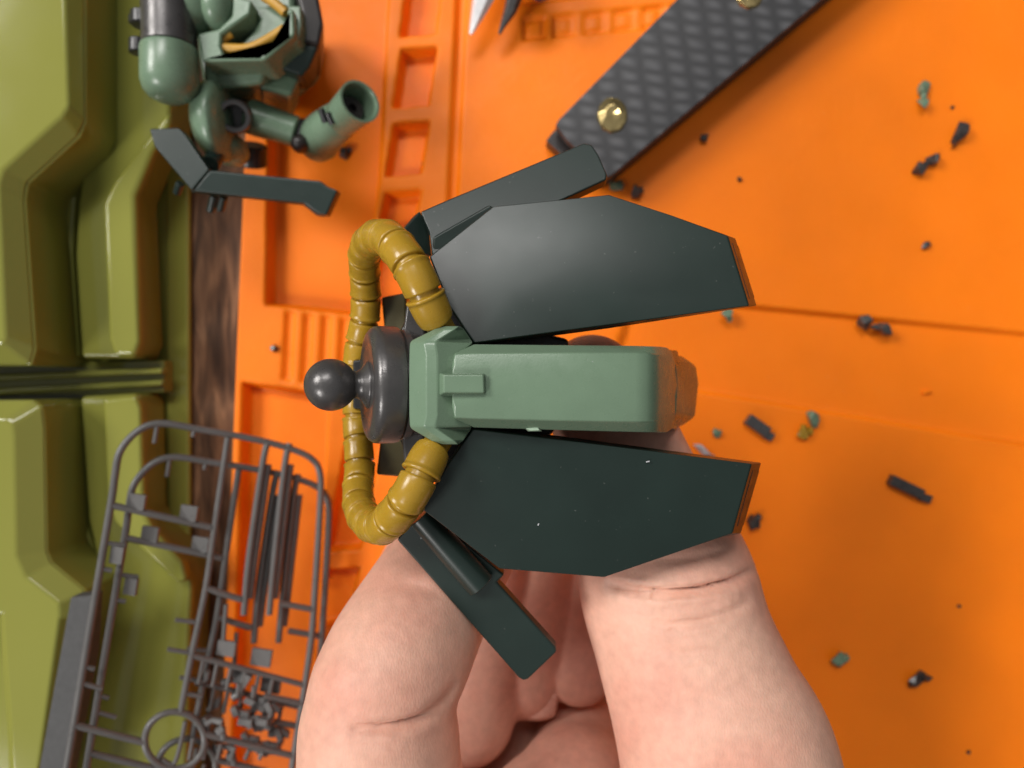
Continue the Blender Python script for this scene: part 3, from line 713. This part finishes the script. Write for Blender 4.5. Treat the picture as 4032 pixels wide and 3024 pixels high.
def end_hollow_shade(t0, t1, b0, b1):  # black plate on the solid end face, coloured for the shade of a hollow
    n_ = (t1-t0).cross(b0-t0).normalized()
    if n_.z < 0: n_ = -n_
    def q(u, w_): return (t0.lerp(t1, u)).lerp(b0.lerp(b1, u), w_)
    top_ = [q(.10, .30)+n_*.05, q(.90, .30)+n_*.05, q(.88, .98)+n_*.05, q(.12, .98)+n_*.05]
    v, f = prism(top_, [p-n_*.4 for p in top_]); mk('end_hollow_shade', v, f, M_blk, waist, bevel=0)
_pl = lambda p, dz: (p[0], p[1], p[2]-dz, p[3], p[4])
end_hollow_shade(RP(2866, 928, UP), RP(2950, 1204, UP), RP(2896, 938, _pl(UP, 5)), RP(2980, 1204, _pl(UP, 5)))
end_hollow_shade(RP(2960, 1826, LP_), RP(2884, 2100, LP_), RP(2998, 1822, _pl(LP_, 5)), RP(2918, 2100, _pl(LP_, 5)))
# side plates behind the skirts
US = PL(1980, 780, 56.5, 0.02, -0.30)
slab('side_skirt', [(1655, 832), (1760, 786), (2300, 561), (2330, 568), (2356, 606), (2390, 684), (2388, 706), (2268, 762), (2000, 880), (1700, 1010), (1690, 915)], US, 1.8, M_dark, waist, bevel=0.25)
slab('side_skirt_end', [(1592, 900), (1655, 830), (1692, 916), (1702, 1008), (1640, 985)], PL(1650, 900, 56.0, -0.6, -0.1), 1.8, M_dark, waist, bevel=0.2)
slab('side_rib', [(1706, 932), (1926, 806), (1946, 818), (1716, 1012), (1700, 1004)], PL(1820, 910, 58.6, 0.0, 0.10), 1.4, M_dark, waist, bevel=0.3)
LS = PL(1880, 2350, 57.0, 0.04, 0.16)
slab('side_skirt', [(1562, 2126), (1640, 2040), (1700, 2030), (1985, 2266), (1957, 2293), (2189, 2551), (2192, 2569), (2079, 2676), (2062, 2682), (2042, 2670)], LS, 1.9, M_dark, waist, bevel=0.28)
# half round rib on the lower side plate
a0 = RP(1655, 2030, LS)+Vector((0, 0, .5)); a1 = RP(1895, 2298, LS)+Vector((0, 0, .5))
v, f = tube([a0, a0.lerp(a1, .5), a1], [1.5, 1.75, 1.9], 24); mk('side_rib', v, f, M_dark, waist, bevel=0.15, seg=2)
slab('side_rib', [(1690, 2032), (1985, 2262), (1962, 2288), (1930, 2280), (1680, 2050)], PL(1850, 2160, 57.8, .04, .16), 1.0, M_dark, waist, bevel=0.15)

# gate scar on the flap edge and a couple of dust flecks
M_scar = mat('gate_scar', (0.34, 0.46, 0.34), 0.5)
frust('gate_scar', [(2070, 1686), (2118, 1682), (2124, 1694), (2090, 1696)], PL(2100, 1690, 66.7), [(2062, 1684), (2126, 1680), (2134, 1698), (2080, 1699)], PL(2100, 1690, 65.9), M_scar, waist, bevel=0.05)
for fx, fy, pl_, a_ in ((1662, 2117, LS, .4), (2548, 1816, LP_, .2), (2330, 1430, CP, 1.0), (2120, 2060, LP_, 1.2)):
    c = RP(fx, fy, pl_)+Vector((0, 0, 0.42 if pl_ is LP_ else 0.12))
    v, f = boxvf(c, (0.2*math.cos(a_), 0.2*math.sin(a_), 0), (-.07*math.sin(a_), .07*math.cos(a_), 0), (0, 0, .05))
    mk('dust_fleck', v, f, M_wht, waist, bevel=0)
# segmented hoses
def hose(pts):
    P = [tuple(R(x, y, z))+(r,) for x, y, z, r in pts]
    S = spline(P, 40); S = np.array(S); d = np.r_[0, np.cumsum(np.linalg.norm(np.diff(S[:, :3], axis=0), axis=1))]
    tot = d[-1]
    def at(s): return np.array([np.interp(s, d, S[:, k]) for k in range(4)])
    core_s = np.linspace(0, tot, 90); C = [at(s) for s in core_s]
    v, f = tube([Vector(c[:3]) for c in C], [c[3]*0.79 for c in C], 18)
    h = mk('hose', v, f, M_yel, waist, smooth=60)
    s = 4.5; k = 0
    while s < tot-1.0:
        L = 3.7 - 0.4*min(1, s/30); e0, e1 = s, s+L-0.44
        ts = [e0, e0+.02, e0+.07, e0+.18, e0+.9, (e0+e1)/2, e1-.7, e1-.40, e1-.34, e1-.12, e1-.03, e1]
        rr = [.79, .92, .955, .975, .985, .98, .985, .985, 1.03, 1.035, .99, .79]
        C = [at(t) for t in ts]
        v, f = tube([Vector(c[:3]) for c in C], [c[3]*q for c, q in zip(C, rr)], 28)
        o = mk('hose_segment', v, f, M_yel, h, smooth=70)
        s += L; k += 1
    return h
hose([(1800, 1360, 62.5, 1.7), (1745, 1300, 64.2, 1.9), (1697, 1218, 66.0, 2.26), (1637, 1085, 67.0, 2.22), (1573, 985, 65.5, 2.22), (1515, 935, 62, 2.20), (1462, 948, 58, 2.16), (1436, 1000, 54, 2.12), (1436, 1078, 51, 2.06), (1440, 1160, 49, 2.08), (1437, 1250, 48, 2.04), (1420, 1330, 47, 2.0), (1408, 1410, 46.5, 2.0), (1408, 1512, 46, 2.0)])
hose([(1790, 1675, 62.5, 1.7), (1730, 1735, 64.2, 1.9), (1682, 1812, 66.0, 2.26), (1627, 1925, 67.0, 2.22), (1566, 2015, 65.5, 2.22), (1504, 2072, 62, 2.20), (1450, 2055, 58, 2.16), (1416, 1998, 54, 2.12), (1410, 1920, 51, 2.06), (1416, 1850, 49, 2.08), (1413, 1770, 48, 2.04), (1407, 1690, 47, 2.0), (1405, 1610, 46.5, 2.0), (1405, 1515, 46, 2.0)])

# ------------------------------------------------------------------ the hand (one continuous surface from a signed distance field)
def chain(pts, n=14):
    out = spline([tuple(R(x, y, z))+(r,) for x, y, z, r in pts], n)
    return np.array(out)
fingers = [
    # thumb
    (chain([(2330, 1500, 45, 6.6), (2395, 1640, 45, 8.2), (2470, 1850, 45.5, 9.2), (2545, 2060, 46, 10.4), (2622, 2290, 47, 12.2), (2690, 2520, 49, 12.2), (2785, 2780, 51.5, 12.9), (2875, 3040, 53, 14.2), (2930, 3500, 48, 15), (2850, 4200, 38, 19)]), 0.82, 0.6),
    # index finger
    (chain([(2010, 1880, 42, 6.8), (1900, 2020, 42, 7.6), (1745, 2260, 45.4, 8.6), (1650, 2430, 49.5, 9.1), (1572, 2580, 54.0, 9.4), (1510, 2710, 56.5, 9.2)]), 1.0, 0.35),
    (chain([(1478, 2800, 56.6, 8.7), (1492, 2890, 57.2, 9.9), (1500, 3060, 57.5, 10.2), (1540, 3500, 52, 12), (1750, 4000, 44, 15)]), 1.0, 0.9),
    # middle finger (folded back)
    (chain([(1842, 2825, 22, 8.0), (1866, 2680, 21, 9.0), (1902, 2480, 19, 9.4), (1900, 2230, 17, 9.4), (1780, 2130, 15, 9.4), (1600, 2500, 22, 9.4), (1500, 3100, 24, 10.5), (1600, 3700, 28, 12)]), 1.0, 0.35),
    # ring finger (folded back)
    (chain([(2062, 2655, 19, 7.5), (2075, 2500, 18, 8.3), (2090, 2300, 15, 8.5), (2040, 2120, 9, 8.6), (1900, 2200, 10, 8.6), (1750, 2700, 8, 9.2), (1700, 3300, 12, 11), (1800, 3900, 20, 12)]), 1.0, 0.35),
    # little finger
    (chain([(2280, 2640, 20, 6.0), (2290, 2500, 18, 6.4), (2260, 2340, 14, 6.7), (2150, 2300, 8, 7.0), (2020, 2700, 4, 7.6), (1950, 3300, 8, 10), (2000, 3900, 18, 12)]), 1.0, 0.35),
    # palm
    (chain([(2330, 2880, 10, 9), (2290, 3060, 22, 10.5), (2260, 3180, 28, 12), (2200, 3500, 30, 18), (2250, 4200, 28, 24), (2300, 5200, 28, 26), (2350, 6400, 28, 28)]), 0.8, 1.2),
    # ball of the thumb
    (chain([(3320, 3260, 34, 11), (3100, 3500, 36, 16), (2750, 4300, 32, 22)]), 0.9, 2.5),
]
vox = 0.62
lo = np.array([-42., -172., -6.]); hi = np.array([48., 10., 74.])
nx, ny, nz = [int(math.ceil((hi[i]-lo[i])/vox)) for i in range(3)]
D = np.full((nx, ny, nz), 9.0, np.float32)
gx = lo[0]+vox*np.arange(nx); gy = lo[1]+vox*np.arange(ny); gz = lo[2]+vox*np.arange(nz)
for C, flat, kk in fingers:
    d = np.full_like(D, 9.0)
    for c in C:
        rr = c[3]+4.5
        i0, i1 = np.searchsorted(gx, (c[0]-rr, c[0]+rr)); j0, j1 = np.searchsorted(gy, (c[1]-rr, c[1]+rr)); k0, k1 = np.searchsorted(gz, (c[2]-rr, c[2]+rr))
        if i0 >= i1 or j0 >= j1 or k0 >= k1: continue
        q = np.sqrt((gx[i0:i1, None, None]-c[0])**2 + (gy[None, j0:j1, None]-c[1])**2 + ((gz[None, None, k0:k1]-c[2])/flat)**2) - c[3]
        s_ = d[i0:i1, j0:j1, k0:k1]; np.minimum(s_, q, out=s_)
    h = np.clip(0.5+0.5*(D-d)/kk, 0, 1)
    D = (D*(1-h)+d*h - kk*h*(1-h)).astype(np.float32)
def surface_nets(D, lo, vox):
    ins = D < 0
    c = [ins[a:a+D.shape[0]-1, b:b+D.shape[1]-1, e:e+D.shape[2]-1] for a in (0, 1) for b in (0, 1) for e in (0, 1)]
    cnt = sum(x.astype(np.int8) for x in c)
    act = (cnt > 0) & (cnt < 8)
    I, J, K = np.nonzero(act); idm = np.full(act.shape, -1, np.int64); idm[I, J, K] = np.arange(len(I))
    acc = np.zeros((len(I), 3)); num = np.zeros(len(I))
    cor = [(a, b, e) for a in (0, 1) for b in (0, 1) for e in (0, 1)]
    for a in range(8):
        for b in range(a+1, 8):
            if sum(abs(cor[a][q]-cor[b][q]) for q in range(3)) != 1: continue
            va = D[I+cor[a][0], J+cor[a][1], K+cor[a][2]]; vb = D[I+cor[b][0], J+cor[b][1], K+cor[b][2]]
            m = (va < 0) != (vb < 0); t = np.where(m, va/(va-vb+1e-12), 0)
            for q in range(3): acc[:, q] += np.where(m, cor[a][q]+(cor[b][q]-cor[a][q])*t, 0)
            num += m
    V = (np.stack([I, J, K], 1)+acc/num[:, None])*vox+lo
    F = []
    for axis in range(3):
        sl0 = [slice(None)]*3; sl1 = [slice(None)]*3; sl0[axis] = slice(0, -1); sl1[axis] = slice(1, None)
        a = ins[tuple(sl0)]; b = ins[tuple(sl1)]
        P = np.argwhere(a != b); u, w_ = [q for q in range(3) if q != axis]
        P = P[(P[:, u] > 0) & (P[:, w_] > 0) & (P[:, u] < act.shape[u]) & (P[:, w_] < act.shape[w_]) & (P[:, axis] < act.shape[axis])]
        def g(du, dw):
            Q = P.copy(); Q[:, u] -= du; Q[:, w_] -= dw; return idm[Q[:, 0], Q[:, 1], Q[:, 2]]
        q = np.stack([g(1, 1), g(0, 1), g(0, 0), g(1, 0)], 1); q = q[(q >= 0).all(1)]
        F.append(q)
    return V, np.concatenate(F)
V, F = surface_nets(D, lo, vox)
# Taubin smoothing
E = np.concatenate([F[:, [0, 1]], F[:, [1, 2]], F[:, [2, 3]], F[:, [3, 0]]]); E = np.concatenate([E, E[:, ::-1]])
deg = np.bincount(E[:, 0], minlength=len(V)).astype(float)
def lap(V):
    s = np.stack([np.bincount(E[:, 0], V[E[:, 1], k], minlength=len(V)) for k in range(3)], 1)
    return s/deg[:, None]-V
for it in range(4):
    V = V+0.6*lap(V); V = V-0.5*lap(V)
def creases(V, lines):
    d = H-V[:, 2]; px = 2016+V[:, 0]*FP/d; py = 1512-V[:, 1]*FP/d
    L_ = V.copy()
    for pts, depth, wd, zmin in lines:
        P = np.array(spline(pts, 10)); best = np.full(len(V), 1e9); sgn = np.zeros(len(V)); tt = np.zeros(len(V))
        m = len(P)-1
        for i in range(m):
            a, b = P[i], P[i+1]; e = b-a
            t = np.clip(((px-a[0])*e[0]+(py-a[1])*e[1])/(e@e), 0, 1)
            q = np.hypot(px-a[0]-e[0]*t, py-a[1]-e[1]*t); up = q < best
            best = np.where(up, q, best); tt = np.where(up, (i+t)/m, tt)
        fade = np.sin(np.pi*np.clip(tt*0.9+0.05, 0, 1))**0.6
        am = np.exp(-(best/wd)**2) - 0.18*np.exp(-((best-2.2*wd)/(1.3*wd))**2)
        L_[:, 2] -= np.where(V[:, 2] > zmin, depth*am*fade, 0)
    return L_
V = creases(V, [
    ([(2400, 2305), (2500, 2325), (2620, 2335), (2760, 2322), (2880, 2290), (2960, 2250)], 1.7, 16, 44),
    ([(2480, 2425), (2620, 2462), (2760, 2450), (2880, 2410), (2945, 2370)], 0.7, 16, 44),
    ([(2540, 2545), (2680, 2575), (2820, 2560), (2900, 2510)], 0.28, 15, 44),
    ([(2560, 2210), (2720, 2200), (2880, 2165)], 0.3, 15, 44),
    ([(2480, 2262), (2600, 2280), (2740, 2270)], 0.16, 11, 44),
    ([(2620, 2395), (2740, 2392), (2850, 2362)], 0.18, 11, 44),
    ([(2640, 2505), (2760, 2502), (2870, 2462)], 0.13, 11, 44),
    ([(2700, 2640), (2860, 2590), (2960, 2530)], 0.12, 12, 44),
    ([(2790, 2760), (2920, 2690), (3030, 2600)], 0.12, 12, 44),
    ([(2860, 2880), (2990, 2790), (3100, 2690)], 0.12, 12, 44),
    ([(2930, 2990), (3060, 2890), (3160, 2800)], 0.12, 12, 44),
    ([(1420, 2800), (1530, 2806), (1640, 2780)], 0.2, 13, 44),
    ([(1380, 2925), (1500, 2930), (1620, 2915)], 0.2, 14, 44),
    ([(1400, 2872), (1470, 2872), (1570, 2858), (1670, 2825), (1750, 2762), (1790, 2700)], 1.3, 20, 44),
    ([(1540, 2295), (1620, 2312), (1700, 2330), (1790, 2330)], 0.5, 24, 40),
    ([(1930, 2575), (1980, 2590), (2030, 2580)], 0.3, 16, 36),
])
hand = mk('hand', V.tolist(), F.tolist(), M_skin, smooth=180)
hand['label'] = 'bare left hand holding the plastic waist from below with thumb and index finger'; hand['category'] = 'hand'
print('hand verts', len(V))
# nail of the folded ring finger
nv = []; nf = []
c0 = np.array(R(2108, 2742, 25.2))
M_nail = mat('nail', (0.72, 0.42, 0.33), 0.28, 0.04, 300, 0.0)
for i in range(6):
    for j in range(9):
        a = -1.0+2.0*j/8; t = i/5
        p = Vector(c0)+Vector((5.0*math.sin(a)*(1-.15*t), -t*4.2-0.6*math.cos(a)*t, 3.2*(math.cos(a)-1)-1.3*t*t))
        nv.append(p)
for i in range(5):
    for j in range(8):
        nf.append([i*9+j, i*9+j+1, (i+1)*9+j+1, (i+1)*9+j])
na = mk('fingernail', nv, nf, M_nail, hand, smooth=180)
so_ = na.modifiers.new('solid', 'SOLIDIFY'); so_.thickness = 0.0005
